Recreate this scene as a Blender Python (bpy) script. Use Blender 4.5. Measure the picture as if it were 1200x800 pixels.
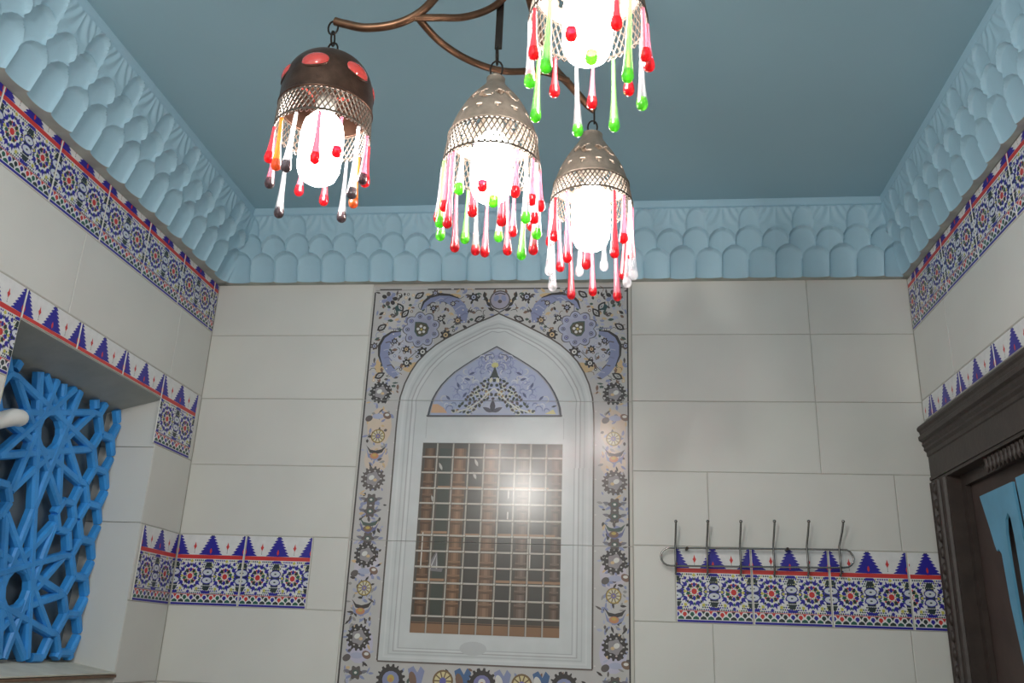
import bpy, bmesh, math, random
from mathutils import Vector, Matrix
for o in list(bpy.data.objects): bpy.data.objects.remove(o)
sc = bpy.context.scene
COL = sc.collection
PI = math.pi
ZC = 1.55                      # eye height: heights below are given from the eye, floor = -ZC
XL, XR = -1.53, 1.036          # side walls; back wall is y = 0, room runs to y = YF
YF = -3.9
CEIL = 1.568

# ------------------------------------------------------------------ camera
cam_d = bpy.data.cameras.new('camera'); cam = bpy.data.objects.new('camera', cam_d); COL.objects.link(cam)
cam_d.sensor_width = 36; cam_d.lens = 1026.0 / 1200 * 36; cam_d.clip_start = .02
_yaw, _pit, _rol = math.radians(7.0728), math.radians(19.406), math.radians(2.259)
fw = Vector((-math.sin(_yaw)*math.cos(_pit), math.cos(_yaw)*math.cos(_pit), math.sin(_pit)))
r0 = Vector((math.cos(_yaw), math.sin(_yaw), 0)); u0 = r0.cross(fw)
rt = math.cos(_rol)*r0 + math.sin(_rol)*u0; up = -math.sin(_rol)*r0 + math.cos(_rol)*u0
M = Matrix((rt, up, -fw)).transposed().to_4x4(); M.translation = (0, -3, ZC)
cam.matrix_world = M
sc.camera = cam

# ------------------------------------------------------------------ world, lights, exposure
w = bpy.data.worlds.new('world'); sc.world = w; w.use_nodes = True
w.node_tree.nodes['Background'].inputs[0].default_value = (.5, .55, .6, 1)
w.node_tree.nodes['Background'].inputs[1].default_value = .05
BULB = 32.0                    # glow of the lantern bulbs
ld = bpy.data.lights.new('rear_ceiling_bulb', 'POINT'); ld.energy = 42; ld.shadow_soft_size = .075; ld.color = (1, .97, .92)
lo = bpy.data.objects.new('rear_ceiling_bulb', ld); COL.objects.link(lo); lo.location = (-.64, -3.2, ZC+1.06)
sc.view_settings.view_transform = 'Standard'
sc.view_settings.look = 'None'
sc.view_settings.gamma = 1
sc.view_settings.exposure = 0.42
sc.view_settings.use_curve_mapping = False
sc.cycles.caustics_reflective = False; sc.cycles.caustics_refractive = False
sc.cycles.transparent_max_bounces = 24
sc.cycles.sample_clamp_indirect = 6

# ------------------------------------------------------------------ colour and materials
def s2l(c): return c/12.92 if c <= .04045 else ((c+.055)/1.055)**2.4
def C(r, g=None, b=None, k=1.0):
    if g is None: g = b = r
    return (s2l(min(255, r*k)/255), s2l(min(255, g*k)/255), s2l(min(255, b*k)/255), 1)

def mat(name, col=(.8, .8, .8, 1), rough=.5, metal=0, attr=False, mottle=0, scale=6, bump=0, bscale=60, spec=.5, coat=0):
    m = bpy.data.materials.new(name); m.use_nodes = True; nt = m.node_tree; N = nt.nodes; L = nt.links
    p = N['Principled BSDF']
    p.inputs['Roughness'].default_value = rough; p.inputs['Metallic'].default_value = metal
    p.inputs['Base Color'].default_value = col
    p.inputs['Specular IOR Level'].default_value = spec
    p.inputs['Coat Weight'].default_value = coat
    src = None
    if attr:
        a = N.new('ShaderNodeVertexColor'); a.layer_name = 'Col'; src = a.outputs['Color']
    tc = N.new('ShaderNodeTexCoord')
    if mottle:
        no = N.new('ShaderNodeTexNoise'); no.inputs['Scale'].default_value = scale; no.inputs['Detail'].default_value = 5
        L.new(tc.outputs['Object'], no.inputs['Vector'])
        mr = N.new('ShaderNodeMapRange'); mr.inputs['To Min'].default_value = 1-mottle; mr.inputs['To Max'].default_value = 1+mottle
        mr.inputs['From Min'].default_value = .3; mr.inputs['From Max'].default_value = .7
        L.new(no.outputs['Fac'], mr.inputs['Value'])
        mx = N.new('ShaderNodeMix'); mx.data_type = 'RGBA'; mx.blend_type = 'MULTIPLY'; mx.inputs['Factor'].default_value = 1
        if src is None: mx.inputs['A'].default_value = col
        else: L.new(src, mx.inputs['A'])
        L.new(mr.outputs['Result'], mx.inputs['B']); src = mx.outputs['Result']
    if src is not None: L.new(src, p.inputs['Base Color'])
    if bump:
        nb = N.new('ShaderNodeTexNoise'); nb.inputs['Scale'].default_value = bscale; nb.inputs['Detail'].default_value = 4
        L.new(tc.outputs['Object'], nb.inputs['Vector'])
        bp = N.new('ShaderNodeBump'); bp.inputs['Strength'].default_value = bump; bp.inputs['Distance'].default_value = .004
        L.new(nb.outputs['Fac'], bp.inputs['Height']); L.new(bp.outputs['Normal'], p.inputs['Normal'])
    return m

def glass(name, col, trans=.4, tl=.5, ior=1.45):
    m = bpy.data.materials.new(name); m.use_nodes = True; nt = m.node_tree; N = nt.nodes; L = nt.links
    N.remove(N['Principled BSDF']); out = N['Material Output']
    t = N.new('ShaderNodeBsdfTransparent'); t.inputs[0].default_value = col
    d = N.new('ShaderNodeBsdfTranslucent'); d.inputs[0].default_value = col
    df = N.new('ShaderNodeBsdfDiffuse'); df.inputs[0].default_value = col
    m0 = N.new('ShaderNodeMixShader'); m0.inputs[0].default_value = .5
    L.new(d.outputs[0], m0.inputs[1]); L.new(df.outputs[0], m0.inputs[2])
    m1 = N.new('ShaderNodeMixShader'); m1.inputs[0].default_value = tl
    L.new(t.outputs[0], m1.inputs[1]); L.new(m0.outputs[0], m1.inputs[2])
    g = N.new('ShaderNodeBsdfGlossy'); g.inputs['Roughness'].default_value = .04
    lw = N.new('ShaderNodeLayerWeight'); lw.inputs['Blend'].default_value = .22
    fr = N.new('ShaderNodeMath'); fr.operation = 'MULTIPLY_ADD'; fr.inputs[1].default_value = .55; fr.inputs[2].default_value = .03
    L.new(lw.outputs['Facing'], fr.inputs[0])
    m2 = N.new('ShaderNodeMixShader')
    L.new(fr.outputs[0], m2.inputs[0]); L.new(m1.outputs[0], m2.inputs[1]); L.new(g.outputs[0], m2.inputs[2])
    L.new(m2.outputs[0], out.inputs['Surface'])
    return m

def emit(name, col, s):
    m = bpy.data.materials.new(name); m.use_nodes = True; nt = m.node_tree
    p = nt.nodes['Principled BSDF']; p.inputs['Emission Color'].default_value = col; p.inputs['Emission Strength'].default_value = s
    p.inputs['Base Color'].default_value = (.9, .9, .9, 1)
    return m

MT = {}
MT['grout'] = mat('grout', C(184, 181, 174), .85, mottle=.1, scale=20)
MT['tile'] = mat('cream_wall_tile', C(212, 211, 206), .36, mottle=.035, scale=3.5, spec=.4)
MT['print'] = mat('printed_glaze', rough=.3, attr=True, mottle=.06, scale=40, spec=.45)
MT['mural'] = mat('mural_glaze', rough=.2, attr=True, mottle=.04, scale=14, spec=.42)
MT['slab'] = mat('mural_slab', C(205, 203, 198), .3, mottle=.04)
MT['ceiling'] = mat('ceiling_paint', C(156, 190, 204), .6, mottle=.03, scale=2)
MT['cornice'] = mat('cornice_paint', C(162, 196, 213), .55, mottle=.03, scale=9, bump=.15, bscale=40)
MT['soffit'] = mat('raw_plaster', C(172, 178, 172), .85, mottle=.12, scale=14)
MT['reveal'] = mat('reveal_plaster', C(168, 168, 160), .7, mottle=.12, scale=9, bump=.3, bscale=30)
MT['whitewash'] = mat('whitewashed_sill', C(205, 202, 188), .7, mottle=.12, scale=12, bump=.4, bscale=30)
MT['rust'] = mat('brown_edge', C(112, 88, 70), .7, mottle=.2, scale=30)
MT['lattice'] = mat('blue_paint', C(58, 150, 226), .42, mottle=.16, scale=14, bump=.35, bscale=45)
MT['pane'] = mat('dark_glass', C(104, 122, 134), .3, mottle=.2, scale=5)
MT['wood'] = mat('dark_wood', C(58, 48, 44), .5, mottle=.25, scale=18, bump=.3, bscale=50)
MT['panelwood'] = mat('door_panel_wood', C(72, 58, 54), .6, mottle=.2, scale=10)
MT['bluewood'] = mat('pale_blue_paint', C(96, 158, 190), .5, mottle=.1, scale=12)
MT['white'] = mat('white_plastic', C(225, 225, 222), .35)
MT['chrome'] = mat('chrome', C(150, 148, 146), .18, 1)
MT['bronze'] = mat('aged_bronze', C(120, 88, 68), .38, .85, mottle=.35, scale=30)
MT['iron'] = mat('dark_iron', C(58, 52, 48), .45, .8, mottle=.2, scale=40)
MT['silver'] = mat('aged_silver', C(146, 132, 119), .5, .4, mottle=.2, scale=45, bump=.3, bscale=90)
MT['filigree'] = mat('filigree_metal', C(112, 102, 94), .36, .7)
MT['copper'] = mat('dark_copper', C(96, 70, 58), .36, .8, mottle=.35, scale=35, bump=.25, bscale=70)
MT['bulb'] = emit('glowing_bulb', (1, .965, .91, 1), BULB)
MT['ceramic'] = mat('bulb_base', C(230, 228, 220), .4)
MT['redcab'] = mat('red_cabochon_glass', C(206, 70, 62), .08, spec=.7, coat=.6)
MT['floor'] = mat('floor_tile', C(190, 184, 172), .35, mottle=.06, scale=4)
MT['stem_clear'] = glass('clear_glass', (.96, .96, .98, 1), tl=.22)
MT['stem_pink'] = glass('pinkish_glass', (.97, .48, .58, 1), tl=.3)
MT['stem_red'] = glass('red_stem_glass', (.9, .16, .2, 1), tl=.5)
MT['stem_green'] = glass('greenish_glass', (.62, .97, .5, 1), tl=.3)
MT['stem_amber'] = glass('amber_glass', (.95, .45, .1, 1), tl=.45)
MT['red'] = glass('red_glass', (.72, .012, .03, 1), tl=.6)
MT['green'] = glass('green_glass', (.2, .78, .06, 1), tl=.6)
MT['clear'] = glass('white_glass', (.93, .93, .95, 1), tl=.5)
MT['amber'] = glass('amber_bead_glass', (.6, .16, .03, 1), tl=.6)
MT['smoky'] = glass('smoky_glass', (.1, .07, .08, 1), tl=.6)

# ------------------------------------------------------------------ mesh helpers
class MB:
    def __init__(s): s.v = []; s.f = []; s.m = []; s.c = []
    def add(s, vs, fs, m=0, c=(1, 1, 1, 1)):
        n = len(s.v); s.v += [tuple(v) for v in vs]
        for f in fs: s.f.append([i+n for i in f]); s.m.append(m); s.c.append(c)
        return s
    def box(s, a, b, m=0, c=(1, 1, 1, 1)):
        x0, y0, z0 = a; x1, y1, z1 = b
        return s.add([(x0,y0,z0),(x1,y0,z0),(x1,y1,z0),(x0,y1,z0),(x0,y0,z1),(x1,y0,z1),(x1,y1,z1),(x0,y1,z1)],
              [(0,3,2,1),(4,5,6,7),(0,1,5,4),(1,2,6,5),(2,3,7,6),(3,0,4,7)], m, c)
    def tilebox(s, w, h, d, e=.0015, m=0, c=(1, 1, 1, 1)):     # front face at y=0 looking to -y, body to +y
        return s.add([(0,e,0),(w,e,0),(w,e,h),(0,e,h),(e,0,e),(w-e,0,e),(w-e,0,h-e),(e,0,h-e),(0,d,0),(w,d,0),(w,d,h),(0,d,h)],
              [(4,5,6,7),(0,1,5,4),(1,2,6,5),(2,3,7,6),(3,0,4,7),(0,8,9,1),(1,9,10,2),(2,10,11,3),(3,11,8,0),(8,11,10,9)], m, c)
    def tube(s, pts, r, n=8, m=0, close=False, rs=None):
        P = [Vector(p) for p in pts]; k = len(P)
        T = []
        for i in range(k):
            a = P[(i-1) % k] if close else P[max(i-1, 0)]; b = P[(i+1) % k] if close else P[min(i+1, k-1)]
            T.append((b-a).normalized())
        nv = T[0].orthogonal().normalized(); vs = []
        for i in range(k):
            nv = (nv - T[i]*nv.dot(T[i])).normalized(); bn = T[i].cross(nv)
            rr = rs[i] if rs else r
            for j in range(n):
                a = 2*PI*j/n; vs.append(P[i] + nv*math.cos(a)*rr + bn*math.sin(a)*rr)
        fs = []
        for i in range(k if close else k-1):
            for j in range(n):
                i2 = (i+1) % k
                fs.append((i*n+j, i*n+(j+1) % n, i2*n+(j+1) % n, i2*n+j))
        if not close: fs += [tuple(range(n))[::-1], tuple((k-1)*n+j for j in range(n))]
        return s.add(vs, fs, m)
    def lathe(s, prof, n=24, m=0, cx=0, cy=0, skip=None):      # prof [(r,z)] top to bottom
        vs = []; fs = []
        for r, z in prof:
            for j in range(n):
                a = 2*PI*j/n; vs.append((cx+r*math.cos(a), cy+r*math.sin(a), z))
        for i in range(len(prof)-1):
            for j in range(n):
                if skip and skip(i, j): continue
                fs.append((i*n+j, (i+1)*n+j, (i+1)*n+(j+1) % n, i*n+(j+1) % n))
        return s.add(vs, fs, m)
    def ball(s, c, r, n=12, k=8, m=0, sz=1.0):
        prof = [(max(1e-5, r*math.sin(PI*i/k)), c[2]+r*sz*math.cos(PI*i/k)) for i in range(k+1)]
        return s.lathe(prof, n, m, c[0], c[1])
    def prism(s, poly, y0, y1, m=0):                           # (x,z) outline pulled from y0 to y1
        k = len(poly)
        s.add([(x, y0, z) for x, z in poly] + [(x, y1, z) for x, z in poly],
              [tuple(range(k)), tuple(range(2*k-1, k-1, -1))] + [(i, i+k, (i+1) % k+k, (i+1) % k) for i in range(k)], m)
        return s
    def mesh(s, name, mats, smooth=False, col=False, fix=True):
        me = bpy.data.meshes.new(name); me.from_pydata(s.v, [], s.f); me.update()
        for mm in mats: me.materials.append(mm)
        me.polygons.foreach_set('material_index', s.m)
        if col:
            at = me.color_attributes.new('Col', 'FLOAT_COLOR', 'CORNER'); buf = []
            for f, c in zip(s.f, s.c): buf += list(c)*len(f)
            at.data.foreach_set('color', buf)
        if fix:
            bm = bmesh.new(); bm.from_mesh(me); bmesh.ops.recalc_face_normals(bm, faces=bm.faces); bm.to_mesh(me); bm.free()
        if smooth:
            me.polygons.foreach_set('use_smooth', [True]*len(me.polygons))
            try: me.set_sharp_from_angle(angle=math.radians(50))
            except Exception: pass
        return me
def obj(name, me, parent=None, loc=(0, 0, 0), rz=0):
    o = bpy.data.objects.new(name, me); COL.objects.link(o); o.location = loc; o.rotation_euler = (0, 0, rz)
    if parent: o.parent = parent
    return o
def tag(o, label, cat, group=None):
    o['label'] = label; o['category'] = cat
    if group: o['group'] = group
    return o
def struct(o): o['kind'] = 'structure'; return o
def empty(name, loc):
    o = bpy.data.objects.new(name, None); COL.objects.link(o); o.location = loc; o.empty_display_size = .05; return o

# flat print: coloured polygons a hair proud of a tile, (u, v) in metres
def clip_half(poly, ax, val, keep_less):
    out = []
    for i in range(len(poly)):
        a, b = poly[i], poly[(i+1) % len(poly)]
        ia = (a[ax] <= val) if keep_less else (a[ax] >= val); ib = (b[ax] <= val) if keep_less else (b[ax] >= val)
        if ia: out.append(a)
        if ia != ib:
            t = (val-a[ax])/(b[ax]-a[ax]); out.append((a[0]+t*(b[0]-a[0]), a[1]+t*(b[1]-a[1])))
    return out
class Print:
    def __init__(s): s.p = []
    def poly(s, pts, col, lay=1): s.p.append((list(pts), col, lay)); return s
    def rect(s, u0, v0, u1, v1, col, lay=1): return s.poly([(u0,v0),(u1,v0),(u1,v1),(u0,v1)], col, lay)
    def ell(s, cx, cy, rx, ry, col, lay=1, rot=0, n=14):
        c, sn = math.cos(rot), math.sin(rot)
        return s.poly([(cx+rx*math.cos(2*PI*i/n)*c-ry*math.sin(2*PI*i/n)*sn, cy+rx*math.cos(2*PI*i/n)*sn+ry*math.sin(2*PI*i/n)*c) for i in range(n)], col, lay)
    def leaf(s, x, y, l, wd, ang, col, lay=1):                  # pointed leaf rooted at x,y
        c, sn = math.cos(ang), math.sin(ang); q = [(0,0),(.25,.4),(.5,.5),(.78,.3),(1,0),(.78,-.3),(.5,-.5),(.25,-.4)]
        return s.poly([(x+l*a*c-wd*b*sn, y+l*a*sn+wd*b*c) for a, b in q], col, lay)
    def radial(s, cx, cy, fn, col, lay=1, n=60):
        return s.poly([(cx+fn(2*PI*i/n)*math.cos(2*PI*i/n), cy+fn(2*PI*i/n)*math.sin(2*PI*i/n)) for i in range(n)], col, lay)
    def line(s, pts, wd, col, lay=1, wf=None):
        k = len(pts)
        L = []; R = []
        for i in range(k):
            a = pts[max(i-1, 0)]; b = pts[min(i+1, k-1)]; dx, dy = b[0]-a[0], b[1]-a[1]; q = math.hypot(dx, dy) or 1
            h = (wf(i/(k-1)) if wf else 1)*wd/2
            L.append((pts[i][0]-dy/q*h, pts[i][1]+dx/q*h)); R.append((pts[i][0]+dy/q*h, pts[i][1]-dx/q*h))
        for i in range(k-1): s.p.append(([R[i], R[i+1], L[i+1], L[i]], col, lay))
        return s
    def ring(s, cx, cy, r0, r1, col, lay=1, n=20):
        for i in range(n):
            a, b = 2*PI*i/n, 2*PI*(i+1)/n
            s.p.append(([(cx+r1*math.cos(a), cy+r1*math.sin(a)), (cx+r1*math.cos(b), cy+r1*math.sin(b)), (cx+r0*math.cos(b), cy+r0*math.sin(b)), (cx+r0*math.cos(a), cy+r0*math.sin(a))], col, lay))
        return s
    def emit(s, mb, box, m=0, step=.00012, y0=-.0001, off=(0, 0)):
        u0, v0, u1, v1 = box
        for idx, (pts, col, lay) in enumerate(s.p):
            q = pts
            for ax, val, le in ((0, u0, 0), (0, u1, 1), (1, v0, 0), (1, v1, 1)):
                if len(q) >= 3: q = clip_half(q, ax, val, le)
            if len(q) < 3: continue
            ar = sum(q[i][0]*q[(i+1) % len(q)][1]-q[(i+1) % len(q)][0]*q[i][1] for i in range(len(q)))
            if abs(ar) < 1e-9: continue
            if ar < 0: q = q[::-1]
            y = y0-lay*step-(idx % 40)*2e-6
            mb.add([(a-off[0], y, b-off[1]) for a, b in q], [tuple(range(len(q)))], m, col)

# ------------------------------------------------------------------ room shell
struct(obj('floor', MB().box((XL-.3, YF-.2, -.1), (XR+.3, .2, 0)).mesh('floor', [MT['floor']])))
struct(obj('ceiling', MB().box((XL-.3, YF-.2, ZC+CEIL), (XR+.3, .2, ZC+CEIL+.1)).mesh('ceiling', [MT['ceiling']])))
wall_back = struct(obj('wall_back', MB().box((XL-.28, .0024, 0), (XR+.28, .2, ZC+CEIL)).mesh('wall_back', [MT['grout']])))
struct(obj('wall_front', MB().box((XL-.28, YF-.2, 0), (XR+.28, YF, ZC+CEIL)).mesh('wall_front', [MT['tile']])))
WY0, WY1, WZ0, WZ1 = -1.036, -.268, -.118, .765               # opening in the left wall (y, z)
ml = MB(); xa, xb = XL-.28, XL-.0024
ml.box((xa, YF, 0), (xb, WY0, ZC+CEIL)).box((xa, WY1, 0), (xb, .0023, ZC+CEIL)).box((xa, WY0, 0), (xb, WY1, ZC+WZ0)).box((xa, WY0, ZC+WZ1), (xb, WY1, ZC+CEIL))
wall_left = struct(obj('wall_left', ml.mesh('wall_left', [MT['grout']])))
DY0, DY1, DZ = -1.15, -.004, .775                              # doorway in the right wall
mr = MB(); xa, xb = XR+.0024, XR+.28
mr.box((xa, YF, 0), (xb, DY0, ZC+CEIL)).box((xa, DY0, ZC+DZ), (xb, DY1, ZC+CEIL)).box((xa, DY1, 0), (xb, .0023, ZC+CEIL))
wall_right = struct(obj('wall_right', mr.mesh('wall_right', [MT['grout']])))

_tc = {}
def wall_tile(wall, u0, u1, z0, z1, side):
    g = .0011; wd = round(u1-u0-2*g, 4); h = round(z1-z0-2*g, 4)
    if wd < .004 or h < .004: return
    if (wd, h) not in _tc: _tc[wd, h] = MB().tilebox(wd, h, .0023).mesh('wall_tile', [MT['tile']])
    z = ZC+z0+g; j = random.uniform(-.0003, .0001)
    if side == 'b': obj('wall_tile', _tc[wd, h], wall, (u0+g, j, z))
    if side == 'l': obj('wall_tile', _tc[wd, h], wall, (XL+j, u0+g, z), PI/2)
    if side == 'r': obj('wall_tile', _tc[wd, h], wall, (XR+j, u1-g, z), -PI/2)

# ---- the printed border tile
TW, TH = .247, .241
def border_print():
    P = Print(); W, H = TW, TH
    white = C(222, 222, 222); blue = C(46, 40, 150); red = C(205, 62, 60); dk = C(44, 56, 58); yel = C(196, 190, 92); gr = C(40, 92, 78); pale = C(206, 210, 216)
    P.rect(0, 0, W, H, white, 0)
    P.rect(0, 0, W, .0098, blue, 1)
    n = 10
    for i in range(n):                                           # little arches along the foot
        x = W*(i+.5)/n; c = [gr, dk][i % 2]
        P.poly([(x-.0105, .0118), (x+.0105, .0118), (x+.0085, .0185), (x, .0225), (x-.0085, .0185)], c, 1)
        x2 = W*i/n; cc = [blue, red, gr, blue, dk][i % 5]
        for xx in ((x2, x2+W) if i == 0 else (x2,)):
            P.poly([(xx, .0185), (xx+.0072, .0262), (xx+.005, .0325), (xx, .0345), (xx-.005, .0325), (xx-.0072, .0262)], cc, 1)
        P.poly([(x-.0072, .0385), (x+.0072, .0385), (x, .0275)], [red, dk][i % 2], 1)
    P.rect(0, .0372, W, .0398, C(196, 110, 112), 1)
    cy = .0985; cs = (W*.235, W*.765)
    rb = random.Random(8)
    for iy in range(16):                                         # small chips filling the field between the stars
        for ix in range(34):
            x = (ix+.5*(iy % 2)+.25)*W/34; v = .0425+iy*.0073
            d = min(math.hypot(x-c, v-cy) for c in cs)
            if d < .054 or min(abs(x-W/2), x, W-x) < .024 and abs(v-cy) < .027 or v > .155: continue
            q = .0033; cc = rb.choice([blue, dk, yel, gr, dk, blue])
            P.poly([(x-q, v), (x, v-q), (x+q, v), (x, v+q)], cc, 1)
    for cx in cs:                                                # ten-fold rosettes
        P.ell(cx, cy, .0095, .0095, red, 2, n=10)
        for k in range(10):
            a = 2*PI*k/10+PI/2
            def pt(r, da=0): return (cx+r*math.cos(a+da), cy+r*math.sin(a+da))
            P.poly([pt(.0135), pt(.0175, .27), pt(.0245, .26), pt(.029), pt(.0245, -.26), pt(.0175, -.27)], [blue, dk, blue, gr, dk][k % 5], 2)
            P.poly([pt(.0108, .314), pt(.0138, .5), pt(.0172, .314), pt(.0138, .13)], [red, yel][k % 2], 2)
            b = a+PI/10
            def pb(r, da=0): return (cx+r*math.cos(b+da), cy+r*math.sin(b+da))
            P.poly([pb(.030), pb(.034, .19), pb(.0455, .25), pb(.041, .10), pb(.0515), pb(.041, -.10), pb(.0455, -.25), pb(.034, -.19)], blue, 2)
            P.poly([pb(.0205), pb(.0242, .17), pb(.028), pb(.0242, -.17)], [red, dk, yel][k % 3], 2)
            P.poly([pt(.033), pt(.0385, .12), pt(.044), pt(.0385, -.12)], [dk, gr][k % 2], 2)
            P.poly([pt(.0455), pt(.051, .13), pt(.058), pt(.051, -.13)], [yel, blue][k % 2], 2)
    for cx in (W*.5, 0, W):                                      # lens figures between the rosettes
        P.poly([(cx-.017, cy), (cx-.013, cy+.03), (cx+.013, cy+.03), (cx+.017, cy), (cx+.013, cy-.03), (cx-.013, cy-.03)], dk, 2)
        for sgn in (1, -1):
            P.ell(cx, cy+sgn*.0135, .0205, .0128, blue, 3, n=14); P.ell(cx, cy+sgn*.0135, .0175, .0098, pale, 4, n=14)
            P.ell(cx, cy+sgn*.0135, .0045, .0025, dk, 5, n=8)
            P.poly([(cx-.014, cy+sgn*.032), (cx+.014, cy+sgn*.032), (cx+.008, cy+sgn*.047), (cx-.008, cy+sgn*.047)], dk, 3)
            P.poly([(cx-.020, cy+sgn*.049), (cx+.020, cy+sgn*.049), (cx+.012, cy+sgn*.0575), (cx-.012, cy+sgn*.0575)], blue, 3)
            P.poly([(cx+sgn*.021, cy), (cx+sgn*.027, cy+.006), (cx+sgn*.033, cy), (cx+sgn*.027, cy-.006)], yel, 3)
    P.rect(0, .1575, W, .1705, red, 3)
    v0, v1 = .1705, .239
    for cx in (0, W/2, W):                                       # stepped blue trees
        n = 7; half = .0365; L = []
        for i in range(n):
            r = half*(1-i/n)**1.05; a = v0+(v1-v0)*i/n; b = v0+(v1-v0)*(i+1)/n
            L += [(r+.0075, a+.0012), (r+.0055, a+.0042), (r-.0055, b-.0006)]
        pts = [(cx+x, y) for x, y in L]+[(cx, v1+.001)]+[(cx-x, y) for x, y in L[::-1]]
        for sgn in (1, -1):                                      # two halves so clipping stays clean
            h = [(cx, v0)]+[(cx+sgn*x, y) for x, y in L]+[(cx, v1)]
            P.poly(h, blue, 2)
        P.rect(cx-.006, v1-.004, cx-.0015, v1+.002, C(40, 40, 70), 2); P.rect(cx+.0015, v1-.004, cx+.006, v1+.002, C(40, 40, 70), 2)
        P.leaf(cx, v0+.004, .02, .008, PI/2, red, 4)
    for cx in (W*.25, W*.75):
        P.poly([(cx, v0+.018), (cx+.006, v0+.03), (cx+.003, v0+.034), (cx, v0+.045), (cx-.003, v0+.034), (cx-.006, v0+.03)], red, 2)
        P.rect(cx-.0006, v0+.011, cx+.0006, v0+.019, dk, 2); P.ell(cx, v0+.008, .0018, .0014, dk, 2, n=6)
    return P
BP = border_print()
_bc = {}
def border_tile(wall, u0, u1, zb, side, a=0.0, b=1.0, v0=0.0, v1=TH):
    """a..b: share of the pattern's width shown; v0..v1: part of its height left after cutting"""
    wd = round(u1-u0, 4); key = (wd, round(a, 3), round(b, 3), v0, v1)
    if key not in _bc:
        mb = MB(); g = .0016; k = wd/((b-a)*TW)
        mb.tilebox(wd-2*g, v1-v0-2*g, .0032, .0012, 0, C(226, 224, 218))
        pm = MB(); BP.emit(pm, (a*TW, v0+g, b*TW, v1-g))
        for f, c in zip(pm.f, pm.c):
            mb.add([(g+.0003+(pm.v[i][0]-a*TW)*k*(wd-4.6*g)/wd, pm.v[i][1], min(max(pm.v[i][2]-v0-g, .0013), v1-v0-2*g-.0013)) for i in f], [tuple(range(len(f)))], 0, c)
        _bc[key] = (mb.mesh('border_tile', [MT['print']], col=True, fix=False), g)
    me, g = _bc[key]; z = ZC+zb+v0+g; d = -.001
    if side == 'b': return obj('border_tile', me, wall, (u0+g, d, z))
    if side == 'l': return obj('border_tile', me, wall, (XL-d, u0+g, z), PI/2)
    if side == 'r': return obj('border_tile', me, wall, (XR+d, u1-g, z), -PI/2)

random.seed(4)
ROWS = [(1.09, 1.30), (.842, 1.09), (.594, .842), (.345, .594), (.104, .345), (-.141, .104), (-.385, -.141), (-.63, -.385), (-.875, -.63), (-1.12, -.875), (-1.365, -1.12), (-1.55, -1.365)]
MX0, MX1 = -.911, .061                                          # the mural's edges
for i, (z0, z1) in enumerate(ROWS):
    # back wall, left of the mural
    if i == 4:
        border_tile(wall_back, -1.527, -1.281, z0, 'b'); border_tile(wall_back, -1.281, -1.039, z0, 'b'); wall_tile(wall_back, -1.039, MX0, z0, z1, 'b')
    elif i == 6:
        for k in range(2): border_tile(wall_back, -1.527+.246*k, -1.281+.246*k, z0, 'b')
        wall_tile(wall_back, -1.035, MX0, z0, z1, 'b')
    else: wall_tile(wall_back, XL, MX0, z0, z1, 'b')
    # right of it
    if i in (0, 1, 2): cuts = [MX1, .687, XR]
    elif i in (3, 5): cuts = [MX1, .312, .919, XR]
    elif i == 4:
        cuts = [MX1, .197]
        for k in range(3): border_tile(wall_back, .197+.2445*k, .4415+.2445*k, z0, 'b')
        border_tile(wall_back, .9305, XR-.001, z0, 'b', .26, .69)
    else: cuts = [MX1, .687, XR] if i % 2 else [MX1, .312, .919, XR]
    for a, b in zip(cuts, cuts[1:]): wall_tile(wall_back, a, b, z0, z1, 'b')
# left wall tiles
def left_run(z0, z1, cuts):
    for a, b in zip(cuts, cuts[1:]): wall_tile(wall_left, a, b, z0, z1, 'l')
full = [-3.6, -3.0, -2.4, -1.8, -1.2, -.6, 0]
left_run(.85, 1.104, [-3.25, -2.65, -2.05, -1.45, -.85, -.25, 0])
for k in range(14):
    a = -.04-.249*k; border_tile(wall_left, a-.249, a, 1.104, 'l', v1=.194)
border_tile(wall_left, -.04, -.001, 1.104, 'l', 0, .157, v1=.194)
for k in range(3): border_tile(wall_left, -1.034+.2495*k, -.7845+.2495*k, .607, 'l', v0=.158)
border_tile(wall_left, -.2855, -.0255, .607, 'l'); wall_tile(wall_left, -.0255, 0, .607, .85, 'l')
for k in range(9): border_tile(wall_left, -1.283-.249*k, -1.034-.249*k, .607, 'l')
left_run(.345, .607, [WY1, 0]); left_run(.345, .607, [-3.4, -2.8, -2.2, -1.6, WY0])
border_tile(wall_left, -.25, -.002, .104, 'l'); wall_tile(wall_left, WY1, -.25, .104, .345, 'l')
for k in range(5): border_tile(wall_left, WY0-.249*(k+1), WY0-.249*k, .104, 'l')
left_run(-.141, .104, [WY1, 0]); left_run(-.141, .104, [-3.4, -2.8, -2.2, -1.6, WY0])
for k in range(10): border_tile(wall_left, -.252-.249*k, -.003-.249*k, -.385, 'l')
for i in range(7, 12): left_run(ROWS[i][0], ROWS[i][1], full)
# right wall tiles
def right_run(z0, z1, cuts):
    for a, b in zip(cuts, cuts[1:]): wall_tile(wall_right, a, b, z0, z1, 'r')
border_tile(wall_right, -.085, -.001, 1.102, 'r', .66, 1, v1=.194)
for k in range(13):
    b = -.085-.2535*k; border_tile(wall_right, b-.2535, b, 1.102, 'r', v1=.194)
right_run(.85, 1.102, [-3.3, -2.7, -2.1, -1.5, -.9, -.3, 0])
border_tile(wall_right, -.085, -.001, .607, 'r', .66, 1, v0=.17)
for k in range(5):
    b = -.085-.2535*k; border_tile(wall_right, b-.2535, b, .607, 'r', v0=.17)
for k in range(6):
    b = -1.3525-.2535*k; border_tile(wall_right, b-.2535, b, .607, 'r')
for z0, z1 in ROWS[3:]: right_run(z0, min(z1, .607), [-3.6, -3.0, -2.4, -1.8, DY0])

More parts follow.
